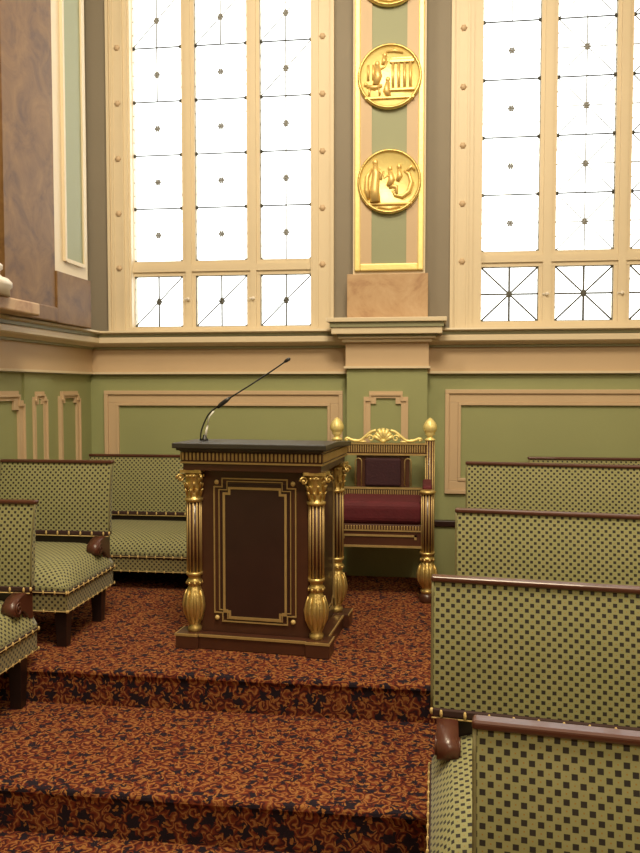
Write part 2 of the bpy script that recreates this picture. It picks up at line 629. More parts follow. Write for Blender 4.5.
pm = MB()
path_boxes(pm, eared_path(-.282, .60, 1.325, .135, .04), .05, 'y', PF, .014)
path_boxes(pm, eared_path(-.282, .60, 1.325, .152, .04), .012, 'y', PF, .024)
pm.build('panel_moulding', M['peach'], pil)
for yc, hw in ((5.52, .14), (5.06, .075)):
    lm = MB()
    path_boxes(lm, eared_path(yc, .60, 1.325, hw, .035), .05, 'x', LX, .016)
    path_boxes(lm, eared_path(yc, .60, 1.325, hw + .018, .035), .012, 'x', LX, .026)
    lm.build('panel_moulding', M['peach'], wall_left)
lm = MB()
path_boxes(lm, eared_path(3.95, .60, 1.325, .86, .06), .06, 'x', LX, .016)
path_boxes(lm, eared_path(3.95, .60, 1.325, .89, .06), .014, 'x', LX, .026)
lm.build('panel_moulding', M['peach'], wall_left)
# shallow projecting strip of the left wall between the panels
MB().box(LX, LX + .012, 4.86, 5.24, 0, 1.47).build('wall_pier', M['green'], wall_left)

# baseboards
for nm, x0, x1 in (('baseboard_back', .014, RX), ('baseboard_back.001', LX, PX0)):
    b = MB().box(x0, x1, BY - .03, BY + .01, 0, .36).build('baseboard_back', M['green'])
    struct(b, 'green baseboard with dark top rail on the back wall', 'baseboard')
    MB().box(x0, x1, BY - .05, BY, .36, .405, bev=.006).build('top_rail', M['darkwood'], b)
bl = struct(MB().box(LX, LX + .03, S1 + .1, BY - .05, 0, .36).build('baseboard_left', M['green']), 'green baseboard on the left wall', 'baseboard')
MB().box(LX, LX + .05, S1 + .1, BY - .05, .36, .405, bev=.006).build('top_rail', M['darkwood'], bl)


# ------------------------------------------------------------------ windows
def window(name, x0, label, star):
    x1 = x0 + 1.76
    root = bpy.data.objects.new(name, None)
    COL.objects.link(root)
    root.location = (0, 0, 0)
    struct(root, label, 'window')
    i0, i1 = x0 + .172, x1 - .195 if False else x1 - .172
    lights = [(x0 + .175, x0 + .562), (x0 + .664, x0 + 1.066), (x0 + 1.167, x0 + 1.56)] if star == 'thin' else [(x0 + .225, x0 + .635), (x0 + .75, x0 + 1.157), (x0 + 1.267, x0 + 1.66)]
    if star == 'thin':
        ia, ib = lights[0][0], lights[2][1]
    else:
        ia, ib = lights[0][0], lights[2][1]
    zb0, zb1, zt0 = 1.858, 2.252, 2.362
    H = .409
    if star == 'thin':
        zb0, zb1, zt0, H = 1.842, 2.230, 2.342, .403
    fr = MB()
    y = UY - .02
    # surround: outer fillet, flat band, inner mouldings
    xo0, xo1 = x0, ib + (ia - x0)
    for (a, b, th) in ((0, .022, .035), (.022, .036, .015), (.036, .050, .026), (.050, .115, .018), (.115, .130, .030), (.130, .16, .016)):
        fr.box(xo0 + a, xo0 + b, y - th, y + .10, WZ - .01, WTOP)
        fr.box(xo1 - b, xo1 - a, y - th, y + .10, WZ - .01, WTOP)
    fr.box(xo0, xo1, y - .03, y + .10, WTOP - .06, WTOP + .1)
    if ia - xo0 > .16:
        fr.box(xo0 + .16, ia, y + .0, y + .12, WZ - .01, WTOP)
        fr.box(ib, xo1 - .16, y + .0, y + .12, WZ - .01, WTOP)
    fr.box(xo0 + .05, xo1 - .05, y - .022, y + .12, WZ - .01, zb0 - .012)
    fr.build('surround', M['cream'], root)
    ml = MB()
    ya, yb = 5.985, 6.055
    for (a, b) in ((lights[0][1], lights[1][0]), (lights[1][1], lights[2][0])):
        ml.box(a, b, ya, yb, zb0 - .02, WTOP)
        ml.box(a + .028, b - .028, ya - .018, ya + .002, zb0 - .02, WTOP)
    ml.box(ia, ib, ya - .002, yb - .002, zb1, zt0)
    ml.box(ia, ib, ya - .0155, ya + .001, zb1 + .03, zt0 - .03)
    ml.box(ia - .01, ib + .01, ya - .004, yb - .004, zb0 - .03, zb0)
    ml.box(ia - .016, ia + .004, ya, yb, zb0 - .02, WTOP)
    ml.box(ib - .004, ib + .016, ya, yb, zb0 - .02, WTOP)
    ml.build('mullion_frame', M['cream'], root)
    # rosettes on the flat band
    k = 0
    z = 2.285
    while z < WTOP - .15:
        for x in (xo0 + .085, xo1 - .085):
            mb = MB()
            mb.ball((x, y - .018, z), .021, .014, .021)
            for q in range(6):
                a = q * PI / 3
                mb.ball((x + .016 * math.cos(a), y - .018, z + .016 * math.sin(a)), .009, .008, .009, 6, 4)
            mb.build('rosette', M['peach'], root)
        z += .412
    # little catches on the mullions beside the lower lights
    for (a, b) in ((lights[0][1], lights[1][0]), (lights[1][1], lights[2][0])):
        mb = MB()
        mb.ball(((a + b) / 2, ya - .028, 2.05), .014)
        mb.tube([((a + b) / 2, ya, 2.05), ((a + b) / 2 - .03, ya - .03, 2.05)], .006)
        mb.build('catch', M['whitestone'], root)
    # glass and leading
    gy = 6.008
    gl = MB()
    for a, b in lights:
        for q0, q1 in [(zb0, zb1)] + [(zt0 + n * H, zt0 + (n + 1) * H) for n in range(7)]:
            gl.box(a, b, gy, gy + .004, q0 + .001, q1 - .001)
    gl.build('pane', M['glass'], root)
    ld = MB()
    lp = MB()
    yl = gy - .008
    for li, (a, b) in enumerate(lights):
        cx = (a + b) / 2
        cells = [(-1, zb0, zb1)] + [(n, zt0 + n * H, zt0 + (n + 1) * H) for n in range(7)]
        for n, q0, q1 in cells:
            cz = (q0 + q1) / 2
            # border line round the pane, corner rosettes
            w = .0060 if n < 0 else .0040
            for s in ((a, q0, a, q1), (b, q0, b, q1)):
                ld.tube([(s[0], yl, s[1]), (s[2], yl, s[3])], w, 5)
            ld.tube([(a, yl, q0), (b, yl, q0)], .0055 if n > 0 else w, 5)
            ld.tube([(a, yl, q1), (b, yl, q1)], .0055 if n >= 0 else w, 5)
            for xx in (a + .008, b - .008):
                for zz in (q0, q1):
                    ld.ball((xx, yl, zz), .015, .008, .015, 8, 5)
            for zz in (q0 + (q1 - q0) * .25, cz, q0 + (q1 - q0) * .75):
                for xx in (a + .004, b - .004):
                    ld.ball((xx, yl, zz), .006, .005, .006, 6, 4)
            tgt = ld if n < 0 else lp
            # centre rosette
            tgt.ball((cx, yl, cz), .010, .006, .010, 8, 5)
            for q in range(6):
                an = q * PI / 3
                tgt.ball((cx + .017 * math.cos(an), yl, cz + .017 * math.sin(an)), .0095, .006, .0095, 6, 4)
            # spokes: glare is built in
            if star == 'thin':
                vert = {0: (n < 0 or n >= 4 or n == 3), 1: (n < 0 or n >= 4), 2: True}[li]
                diag = n < 0 or n >= (3 if li == 2 else 4)
                full = False
                wv = .0066 if n < 0 else .0052
            else:
                vert = True
                diag = full = True
                wv = .0085 if n < 0 else (.0034, .0044, .0060)[li]
                if li == 0 and 0 <= n < 4:
                    vert = diag = full = False
            if vert:
                tgt.tube([(cx, yl, q0), (cx, yl, q1)], wv, 5)
            if diag:
                tgt.tube([(a, yl, q0), (b, yl, q1)], wv * .8, 5)
            if full:
                tgt.tube([(a, yl, q1), (b, yl, q0)], wv * .8, 5)
                tgt.tube([(a, yl, cz), (b, yl, cz)], wv * .8, 5)
    ld.build('leading', M['lead'], root)
    lp.build('spokes', M['lead_glare'], root)
    return root


window('window_1', W1[0], 'tall cream framed leaded window left of the gilt pilaster', 'thin')
window('window_2', W2[0], 'tall cream framed leaded window right of the gilt pilaster', 'star')

# ------------------------------------------------------------------ upper left wall: marble pier, framed pilaster, column
mp = MB().box(LX, -2.40, 4.36, 4.99, 1.80, TOP)
mp.box(LX, -2.385, 4.34, 5.0, 1.80, 1.90, bev=.01)
struct(mp.build('trim_5', M['marble']), 'brown veined marble pier on the left wall', 'pier')
fp = struct(MB().box(LX, -2.40, 4.992, 5.50, 2.14, TOP).build('trim_6', M['cream']), 'cream framed narrow pilaster beside the marble pier', 'pilaster')
MB().box(-2.405, -2.392, 5.135, 5.405, 2.24, TOP - .1).build('green_panel', M['green_pale'], fp)
f6 = MB()
for y0, y1 in ((5.11, 5.135), (5.405, 5.43)):
    f6.box(-2.405, -2.38, y0, y1, 2.22, TOP - .1)
f6.box(-2.405, -2.38, 5.135, 5.405, 2.215, 2.24)
f6.build('inner_moulding', M['cream'], fp)
MB().box(LX, -2.388, 4.995, 5.53, 1.80, 2.14, bev=.006).build('marble_block', M['marble'], fp)

colm = thing('marble_column', 'marble column on white moulded base at the far left edge', 'column', (-2.47, 4.02, 1.80))
MB().box(-.10, .20, -.5, .50, 0, .075, bev=.01).build('pedestal', M['pinkmarble'], colm)
MB().lathe([(a, b * .9 - .025) for a, b in ((.25, .11), (.25, .15), (.262, .165), (.262, .19), (.245, .21), (.215, .22), (.20, .24), (.20, .26), (.215, .275), (.215, .295), (.195, .31), (.175, .33))], 0, 0, 40).build('column_base', M['whitestone'], colm)
MB().lathe([(.172, .27), (.165, .5), (.165, 4.19)], 0, 0, 40).build('shaft', M['marble'], colm)

# ------------------------------------------------------------------ gilt medallions
MX = -.264


def medallion(z, label, design):
    root = thing('medallion', label, 'medallion', (MX, PF, z), 0, 'gilt relief medallions on the pilaster')
    R = .226
    rot = Matrix.Rotation(PI / 2, 4, 'X')
    d = MB().lathe([(R * .985, -.012), (R, 0), (R, .012), (R * .97, .024), (R * .93, .026), (R * .90, .018), (R * .88, .013), (.001, .024)], 0, 0, 56)
    d.xform(rot)
    d.build('disc', M['goldbright'], root)
    d = MB()
    n = 56
    pts = [(R * .955 * math.cos(2 * PI * k / n), -.022, R * .955 * math.sin(2 * PI * k / n)) for k in range(n + 1)]
    d.tube(pts, .010, 8, cap=False)
    d.build('rim', M['gold'], root)
    y = -.022
    r = MB()
    if design == 'temple':
        for x in (.02, .055, .09, .125):
            r.tube([(x, y, -.075), (x, y, .075)], .0095, 8)
        r.box(-.0, .148, y - .012, y, .075, .095, bev=.003)
        r.box(.01, .138, y - .010, y, .095, .108, bev=.003)
        r.box(-.0, .150, y - .012, y, -.090, -.075, bev=.003)
        for x in (-.13, -.10):
            r.tube([(x, y, -.02), (x, y, .07)], .008, 8)
        r.ball((-.075, y, .075), .016, .014, .02)
        r.tube([(-.075, y, .06), (-.07, y, .0), (-.085, y, -.05)], [.018, .026, .02], 8)
        r.tube([(-.06, y, .04), (-.03, y, .055), (-.015, y, .09)], .007, 6)
        r.ball((-.03, y, .125), .014, .012, .016)
        r.tube([(-.03, y, .11), (-.04, y, .07)], [.016, .012], 8)
        r.ball((-.01, y, -.02), .014, .012, .016)
        r.tube([(-.01, y, -.035), (-.02, y, -.085), (-.005, y, -.12)], [.014, .022, .016], 8)
        r.tube([(-.14, y, -.055), (-.09, y, -.065), (-.045, y, -.055)], [.008, .016, .010], 8)
        r.tube([(-.12, y, -.07), (-.125, y, -.11)], .007, 6)
        r.tube([(-.065, y, -.07), (-.06, y, -.11)], .007, 6)
        r.ball((-.145, y, -.045), .012, .010, .011)
        r.box(-.15, .15, y - .008, y + .004, -.135, -.122, bev=.003)
        r.tube([(-.02, y, .145), (.03, y, .15), (.08, y, .135)], [.005, .011, .005], 6)
    else:
        # standing draped figure, seated figure, curling sea-beast tail
        r.ball((-.085, y, .115), .017, .014, .020)
        r.tube([(-.085, y, .10), (-.08, y, .045), (-.09, y, -.05), (-.085, y, -.125)], [.016, .024, .030, .034], 10)
        r.tube([(-.07, y, .08), (-.045, y, .05), (-.05, y, .01)], .008, 6)
        r.tube([(-.105, y, .08), (-.135, y, .03), (-.14, y, -.05), (-.125, y, -.10)], [.007, .014, .018, .012], 8)
        r.ball((.005, y, .075), .015, .013, .018)
        r.tube([(.005, y, .06), (.015, y, .01), (.0, y, -.03)], [.014, .022, .02], 8)
        r.tube([(.0, y, -.03), (.045, y, -.035), (.045, y, -.09)], [.017, .014, .010], 8)
        r.tube([(-.0, y, .04), (-.03, y, .02), (-.035, y, .06)], .007, 6)
        r.ball((.06, y, .085), .015, .013, .018)
        r.tube([(.06, y, .07), (.065, y, .03), (.05, y, .0)], [.012, .018, .013], 8)
        r.tube([(.09, y, .06), (.12, y, .04), (.135, y, -.01), (.12, y, -.065), (.08, y, -.095), (.035, y, -.085), (.02, y, -.06), (.04, y, -.05)],
               [.006, .012, .015, .015, .013, .010, .008, .006], 8)
        r.tube([(.10, y, .05), (.135, y, .085), (.155, y, .06)], [.008, .012, .006], 8)
        r.box(-.14, .14, y - .008, y + .004, -.142, -.130, bev=.003)
        r.tube([(-.07, y, -.155), (0, y, -.165), (.07, y, -.155)], .005, 6)
    for v in r.bm.verts:
        v.co.x *= 1.16
        v.co.z *= 1.16
    r.build('relief', M['relief'], root)


medallion(2.836, 'round gilt medallion with draped figures and a curling tail, lowest on the pilaster', 'figures')
medallion(3.566, 'round gilt medallion with a columned temple and figures, second from the bottom', 'temple')
medallion(4.275, 'round gilt medallion cut off by the top edge of the picture', 'figures')


# ------------------------------------------------------------------ upholstered benches
def bead_row(mb, pts, r):
    for p in pts:
        mb.ball(p, r, r, r * 1.25, 6, 4)
    return mb


def arange(a, b, step):
    n = max(2, int(round((b - a) / step)) + 1)
    return [a + (b - a) * i / (n - 1) for i in range(n)]


def bench(label, loc, rz, x0, x1, H, group, arms=(True, True), depth=.66, seatdrop=.52, wall=False, legy=(-.16, -.62), skew=0.0):
    """x0..x1 along the row, back at y=0, seat towards -y, cap rail at height H over loc"""
    root = thing('upholstered_bench', label, 'bench', loc, rz, group)
    zb = H - .42
    if wall:
        zb = H - .425
    # padded back
    front = []
    for i in range(9):
        s = i / 8
        yy = -.105 + .055 * s - .014 * math.sin(PI * s)
        front.append((yy, zb + s * (H - .017 - zb)))
    prof = front + [(-.022, H - .017), (-.04, H - .06), (-.07, zb)]
    b = MB().prism(prof, 'x', x0, x1)
    back = b.build('backrest', M['fabric'], root)
    # piping on the end edges
    for xe in (x0, x1):
        pp = MB()
        pp.tube([(xe, y - .002, z) for y, z in front], .0045, 6)
        pp.build('piping', M['piping'], back)
    # cap rail
    cp = MB().box(x0 - .006, x1 + .006, -.060, -.018, H - .019, H, bev=.007, seg=3)
    cp.build('cap_rail', M['capwood'], root)
    # braid under the back, with gold knots
    br = MB().box(x0 + .002, x1 - .002, -.118, -.06, zb - .022, zb + .002, bev=.004)
    brd = br.build('braid', M['band'], root)
    kn = MB()
    for x in arange(x0 + .03, x1 - .03, .075):
        kn.ball((x, -.122, zb - .010), .006, .006, .014, 6, 4)
    for x in (x0, x1):
        kn.ball((x, -.11, zb - .008), .008, .008, .012, 6, 4)
    kn.tube([(x0, -.119, zb - .026), (x1, -.119, zb - .026)], .0028, 5)
    kn.build('knotted_cord', M['thread'], brd)
    # wooden rear rail between back and seat
    MB().box(x0 + .02, x1 - .02, -.09, -.05, H - .60, zb, bev=.003).build('rear_rail', M['legwood'], root)
    # seat: domed cushion
    ze = H - .635
    yr, yf = -.05, -depth - .02
    c = MB()
    nx, ny = max(12, int((x1 - x0) / .06)), 14
    grid = []
    for i in range(nx + 1):
        row = []
        s = -1 + 2 * i / nx
        sx = math.copysign(1 - (1 - abs(s)) ** 1.0, s)
        for j in range(ny + 1):
            tt = -1 + 2 * j / ny
            x = (x0 + x1) / 2 + sx * (x1 - x0) / 2
            dx = min(x - x0, x1 - x) / .22
            ex = math.sqrt(max(0, 1 - (1 - min(1, dx)) ** 2))
            y = yf + (j / ny) * (yr - yf)
            dyf = (y - yf) / .24
            ey = math.sqrt(max(0, 1 - (1 - min(1, dyf)) ** 2))
            zz = ze + .02 + .105 * ex ** .8 * ey ** .9 + .02 * (j / ny) * ex
            row.append(c.bm.verts.new((x, y, zz)))
        grid.append(row)
    fs = []
    vu = {}
    mid = grid[nx // 2]
    av = [0.0]
    for j in range(1, ny + 1):
        av.append(av[-1] + (mid[j].co - mid[j - 1].co).length)
    au = [0.0]
    for i in range(1, nx + 1):
        au.append(au[-1] + (grid[i][ny // 2].co - grid[i - 1][ny // 2].co).length)
    for i in range(nx + 1):
        for j in range(ny + 1):
            vu[grid[i][j]] = (au[i] + x0, av[j])

    def setuv(f, fn):
        for l in f.loops:
            l[c.uvl].uv = fn(l.vert.co)
    for i in range(nx):
        for j in range(ny):
            f = c.bm.faces.new((grid[i][j], grid[i + 1][j], grid[i + 1][j + 1], grid[i][j + 1]))
            f.smooth = True
            for l in f.loops:
                l[c.uvl].uv = vu[l.vert]
    low = {}

    def lowv(v):
        if v not in low:
            low[v] = c.bm.verts.new((v.co.x, v.co.y, ze - .004))
        return low[v]
    ring = [grid[i][0] for i in range(nx + 1)] + [grid[nx][j] for j in range(1, ny + 1)] + [grid[i][ny] for i in range(nx - 1, -1, -1)] + [grid[0][j] for j in range(ny - 1, 0, -1)]
    for k in range(len(ring)):
        a, bb = ring[k], ring[(k + 1) % len(ring)]
        f = c.bm.faces.new((a, lowv(a), lowv(bb), bb))
        horiz = abs(a.co.x - bb.co.x) > abs(a.co.y - bb.co.y)
        setuv(f, (lambda co: (co.x, co.z)) if horiz else (lambda co: (co.y, co.z)))
    c.bm.faces.new([low[v] for v in ring])
    cush = c.build('seat_cushion', M['fabric'], root)
    # braid round the cushion edge
    e = MB()
    e.box(x0 - .004, x1 + .004, yf - .006, yf + .01, ze - .016, ze + .004, bev=.003)
    for xe in (x0, x1):
        e.box(xe - .006, xe + .006, yf, yr, ze - .016, ze + .004, bev=.003)
    ed = e.build('seat_braid', M['band'], root)
    kn = MB()
    for x in arange(x0, x1, .062):
        kn.ball((x, yf - .009, ze - .004), .006, .006, .012, 6, 4)
        kn.ball((x, yf - .006, ze - .104), .005, .005, .010, 6, 4)
    for dz, o in ((-.004, .009), (-.104, .006)):
        kn.tube([(x0 - o, yr, ze + dz), (x0 - o, yf - o, ze + dz), (x1 + o, yf - o, ze + dz), (x1 + o, yr, ze + dz)], .0022, 5)
    kn.tube([(x0 - .006, yf - .006, ze), (x0 - .006, yf - .006, ze - .105)], .002, 5)
    for y in arange(yf, yr, .062):
        for xe, sg in ((x0, -1), (x1, 1)):
            kn.ball((xe + sg * .008, y, ze - .004), .006, .006, .012, 6, 4)
            kn.ball((xe + sg * .006, y, ze - .104), .005, .005, .010, 6, 4)
    kn.build('knotted_cord', M['thread'], ed)
    # fabric covered seat frame
    MB().box(x0, x1, yf, yr, ze - .108, ze - .006, bev=.006).build('seat_frame', M['fabric_small'], root)
    # legs
    for xl in (x0 + .05, x1 - .05):
        for yl in legy:
            lg = MB()
            s0, s1 = .034, .026
            z0, z1 = 0, ze - .10
            vs = []
            for z, s in ((z0, s1), (z1, s0)):
                vs.append([lg.bm.verts.new((xl + a * s, yl + q * s, z)) for a, q in ((-1, -1), (1, -1), (1, 1), (-1, 1))])
            for k in range(4):
                lg.bm.faces.new((vs[0][k], vs[0][(k + 1) % 4], vs[1][(k + 1) % 4], vs[1][k]))
            lg.bm.faces.new(vs[0][::-1])
            lg.bm.faces.new(vs[1])
            lg.build('leg', M['legwood'], root)
    # scroll arms under the back, one at each end
    for xe, sg, on in ((x0, 1, arms[0]), (x1, -1, arms[1])):
        if not on:
            continue
        xa, xb = sorted((xe + sg * .016, xe + sg * .084))
        zt = zb - .022
        cy, cz, rr = -.20, zt - .062, .034
        prof = [(-.06, zt - .0), (-.13, zt - .002), (-.185, zt - .012)]
        for k in range(10):
            a = PI / 2 + .25 + k * (PI * 1.25) / 9
            prof.append((cy + rr * 1.15 * math.cos(a) * 1.0, cz + rr * 1.1 * math.sin(a)))
        prof += [(-.19, zt - .085), (-.15, zt - .082), (-.12, zt - .10), (-.09, zt - .135), (-.06, zt - .145)]
        am = MB().prism(prof, 'x', xa, xb, smooth=True)
        arm = am.build('arm', M['capwood'], root)
        for xx in (xa - .002, xb + .002):
            sc = MB()
            pts = []
            for k in range(18):
                a = k * .55
                q = rr * .95 * (1 - k / 19)
                pts.append((xx, cy + q * math.cos(a + 1.2), cz + q * math.sin(a + 1.2)))
            sc.tube(pts, .0045, 5)
            sc.build('scroll', M['capwood'], arm)
        MB().box(xa + .012, xb - .012, -.12, -.07, ze - .01, zt - .10).build('arm_post', M['capwood'], root)
    if skew:        # rows fan out: the bench ends are cut along the aisle
        done = [ch for ch in root.children_recursive if ch.type == 'MESH']
        for ch in done:
            for v in ch.data.vertices:
                v.co.x += skew * min(0, v.co.y + .06) * -1
    return root


GL, GR = 'upholstered benches left of the aisle', 'upholstered benches right of the aisle'
bench('wood capped dotted green bench against the back wall, left of and behind the lectern', (0, 5.84, 0), 0, -2.53, -.70, .872, 'benches against the back wall', wall=True, legy=(-.10, -.60), arms=(False, True))
bench('wood capped dotted green bench against the back wall, at the far right', (0, 5.86, 0), 0, .73, 3.2, .885, 'benches against the back wall', wall=True, legy=(-.10, -.60))
bench('dotted green bench on the platform at left, its seat and two dark legs in view', (-1.858, 4.62, 0), 0, -.705, 0, .94, GL, arms=(False, True))
bench('dotted green bench cut by the left edge, down one step, nearest on the left', (-1.908, 3.76, Z1), 0, -.635, 0, 1.0, GL, arms=(False, True), legy=(-.155, -.62))
RA = D2R(-7)
bench('dotted green bench on the right, farthest of the four rows', (.25, 4.84, 0), RA, 0, 1.9, .94, GR, skew=.11)
bench('dotted green bench on the right, second row from the back', (.15, 3.74, Z1), RA, 0, 1.6, 1.005, GR, legy=(-.165, -.60), skew=.11)
bench('dotted green bench on the right with a wooden scroll arm showing below its back', (.035, 2.68, Z2), RA, 0, 1.5, 1.13, GR, skew=.11)
bench('dotted green bench nearest at the bottom right corner with large dark squares', (.113, 1.72, Z2), RA, 0, 1.3, 1.055, GR, arms=(False, True), skew=.11)


# ------------------------------------------------------------------ column order shared by lectern and throne
def acanthus_bulb(mb, cx, cy, z0, z1, r):
    h = z1 - z0
    P = [(.62, 0), (.66, .03), (.66, .07), (.50, .10), (.58, .15), (.78, .24), (.95, .36), (1.0, .46), (.93, .56), (.78, .66), (.60, .74), (.52, .78), (.72, .82),
         (.74, .86), (.58, .88), (.60, .93), (.78, .95), (.78, 1.0)]
    mb.lathe([(r * a, z0 + h * b) for a, b in P], cx, cy, 32, lobes=8, amp=.07, zr=(z0 + .12 * h, z0 + .8 * h))
    for k in range(8):
        a = 2 * PI * k / 8 + PI / 8
        c, s = math.cos(a), math.sin(a)
        pts = [(cx + c * r * q, cy + s * r * q, z0 + h * w) for q, w in ((.62, .16), (.95, .32), (1.03, .47), (.92, .60), (.74, .70))]
        mb.tube(pts, [.003, r * .13, r * .17, r * .12, .003], 6)
        mb.ball((cx + c * r * .70, cy + s * r * .70, z0 + h * .815), r * .15, r * .15, r * .17, 6, 5)
    return mb


def capital(mb, cx, cy, z0, z1, r):
    h = z1 - z0
    mb.lathe([(r * .78, z0), (r * .92, z0 + h * .04), (r * .92, z0 + h * .10), (r * .72, z0 + h * .13), (r * .70, z0 + h * .2), (r * .78, z0 + h * .45), (r * .86, z0 + h * .7), (r * .92, z0 + h * .82), (r * .85, z0 + h * .9)], cx, cy, 24)
    # leaf rows below, egg moulding between the volutes
    for k in range(4):
        a = k * PI / 2
        for q in (-.35, 0, .35):
            mb.ball((cx + r * 1.02 * math.cos(a + q), cy + r * 1.02 * math.sin(a + q), z0 + h * .80), r * .15, r * .15, r * .18, 8, 6)
    for row, (n, zz, rad, off) in enumerate(((8, .34, .80, 0), (8, .54, .88, PI / 8))):
        for k in range(n):
            a = 2 * PI * k / n + off
            c, s = math.cos(a), math.sin(a)
            mb.tube([(cx + c * r * (rad - .1), cy + s * r * (rad - .1), z0 + h * (zz - .2)), (cx + c * r * rad, cy + s * r * rad, z0 + h * zz), (cx + c * r * (rad + .18), cy + s * r * (rad + .18), z0 + h * (zz + .06))],
                    [.004, r * .16, r * .09], 6)
    # diagonal volutes
    for k in range(4):
        a = PI / 4 + k * PI / 2
        c, s = math.cos(a), math.sin(a)
        ctr = Vector((cx + c * r * 1.42, cy + s * r * 1.42, z0 + h * .735))
        pts, rs = [], []
        for q in range(16):
            th = q * .62
            rad = r * .45 * (1 - q / 17)
            pts.append(ctr + Vector((c * math.cos(th) * rad, s * math.cos(th) * rad, math.sin(th) * rad)))
            rs.append(r * .13 * (1 - q / 28))
        mb.tube(pts, rs, 6)
        mb.ball(ctr, r * .16)
    # abacus, hollowed sides
    pr = []
    for k in range(4):
        a = PI / 4 + k * PI / 2
        b = a + PI / 4
        pr.append((cx + 1.5 * r * math.cos(a - .07), cy + 1.5 * r * math.sin(a - .07)))
        pr.append((cx + 1.5 * r * math.cos(a + .07), cy + 1.5 * r * math.sin(a + .07)))
        pr.append((cx + 1.0 * r * math.cos(b), cy + 1.0 * r * math.sin(b)))
    mb.prism(pr, 'z', z0 + h * .90, z1)
    return mb


def fluted(parent, name, cx, cy, z0, z1, r, n=10):
    sh = MB().lathe([(r * .86, z0), (r * .86, z1)], cx, cy, 24).build(name, M['wood'], parent)
    g = MB()
    for k in range(n):
        a = 2 * PI * k / n + PI / n
        g.tube([(cx + r * .86 * math.cos(a), cy + r * .86 * math.sin(a), z0 + .004), (cx + r * .86 * math.cos(a), cy + r * .86 * math.sin(a), z1 - .004)], r * .105, 6)
    g.build('gilt_fluting', M['goldline'], sh)
    return sh


# ------------------------------------------------------------------ lectern
lec = thing('lectern', 'dark mahogany lectern with four gilt capped fluted columns on the platform', 'lectern', (-.888, 3.995, 0), D2R(-5))
HW, DP = .415, .67
pb = MB().box(-HW + .03, HW - .03, .02, DP - .02, 0, .078, bev=.005)
for sx in (-1, 1):
    for y0 in (0, DP - .13):
        xa, xb = sorted((sx * (HW - .125), sx * HW))
        pb.box(xa, xb, y0, y0 + .13, 0, .082, bev=.005)
plinth = pb.build('plinth', M['wood'], lec)
gl_ = MB()
gl_.box(-HW + .12, HW - .12, .012, .022, .068, .080)
for sx in (-1, 1):
    xa, xb = sorted((sx * (HW - .125), sx * (HW + .003)))
    gl_.box(xa, xb, -.004, .004, .070, .082)
    gl_.box(sx * HW - .003, sx * HW + .003, 0, .13, .072, .082)
    gl_.box(sx * (HW - .03) - .004, sx * (HW - .03) + .004, .13, DP - .13, .068, .078)
    gl_.box(sx * HW - .003, sx * HW + .003, DP - .13, DP, .072, .082)
gl_.build('gilt_edge', M['goldline'], plinth)
# body
BX, BYF, BYB = .325, .085, DP - .085
MB().box(-BX, BX, BYF, BYB, .078, .955, bev=.003).build('body', M['wood'], lec)
# front: darker sunk panel framed by gilt lines with notched corners
MB().box(-.185, .185, BYF - .006, BYF + .002, .165, .875).build('front_panel', M['darkwood'], lec)


def notched(x0, x1, z0, z1, e):
    return [(x0 + e, z0), (x1 - e, z0), (x1 - e, z0 + e), (x1, z0 + e), (x1, z1 - e), (x1 - e, z1 - e), (x1 - e, z1), (x0 + e, z1), (x0 + e, z1 - e), (x0, z1 - e), (x0, z0 + e), (x0 + e, z0 + e), (x0 + e, z0)]


gm = MB()
for x0, x1, z0, z1, e, w in ((-.222, .222, .140, .900, .045, .006), (-.195, .195, .155, .885, .045, .004), (-.168, .168, .162, .850, .030, .012)):
    path_boxes(gm, notched(x0, x1, z0, z1, e), w, 'y', BYF - .004, .006)
gm.build('gilt_lines', M['goldline'], lec)
for sx in (-1, 1):
    for z in (.157, .880):
        rb = MB().ball((sx * .208, BYF - .008, z), .013, .011, .013)
        rb.build('rosette', M['thread'], lec)
    sp = MB()
    xs = sx * BX
    sp.box(min(xs, xs + sx * .006), max(xs, xs + sx * .006), .16, DP - .16, .16, .88)
    sp.build('side_panel', M['darkwood'], lec)
    gs = MB()
    for (a, b, e) in ((.14, DP - .14, .04), (.165, DP - .165, .03)):
        pts = notched(a, b, .14 + (a - .14), .90 - (a - .14), e)
        for (p, q), (r_, s_) in zip(pts, pts[1:]):
            x_a, x_b = sorted((xs, xs + sx * .010))
            gs.box(x_a, x_b, min(p, r_) - .003, max(p, r_) + .003, min(q, s_) - .003, max(q, s_) + .003)
    gs.build('gilt_lines', M['goldline'], lec)
# columns
for cx in (-.333, .333):
    for cy in (.072, DP - .072):
        sh = fluted(lec, 'column', cx, cy, .392, .790, .043, 12)
        acanthus_bulb(MB(), cx, cy, .082, .400, .056).build('column_foot', M['gold'], sh)
        capital(MB(), cx, cy, .775, .948, .053).build('capital', M['gold'], sh)
# entablature
en = MB()
en.box(-.370, .370, .015, DP - .015, .945, .985, bev=.003)
en.box(-.378, .378, .008, DP - .008, .985, 1.050, bev=.003)
ent = en.build('entablature', M['wood'], lec)
fl_ = MB()
zf0, zf1 = 1.000, 1.040
n = 36
for k in range(n):
    x = -.366 + .732 * k / (n - 1)
    fl_.box(x - .0055, x + .0055, .000, .010, zf0, zf1, bev=.002, seg=1)
m_ = 30
for k in range(m_):
    y = .02 + (DP - .04) * k / (m_ - 1)
    for sx in (-1, 1):
        xa, xb = sorted((sx * .376, sx * .386))
        fl_.box(xa, xb, y - .005, y + .005, zf0, zf1, bev=.002, seg=1)
fl_.box(-.382, .382, .002, .01, .983, .992)
for sx in (-1, 1):
    xa, xb = sorted((sx * .376, sx * .383))
    fl_.box(xa, xb, .004, DP - .004, .983, .992)
fl_.build('gilt_fluting', M['goldline'], ent)
bd = MB()
for k in range(64):
    bd.ball((-.381 + .762 * k / 63, .000, 1.053), .005, .005, .005, 6, 4)
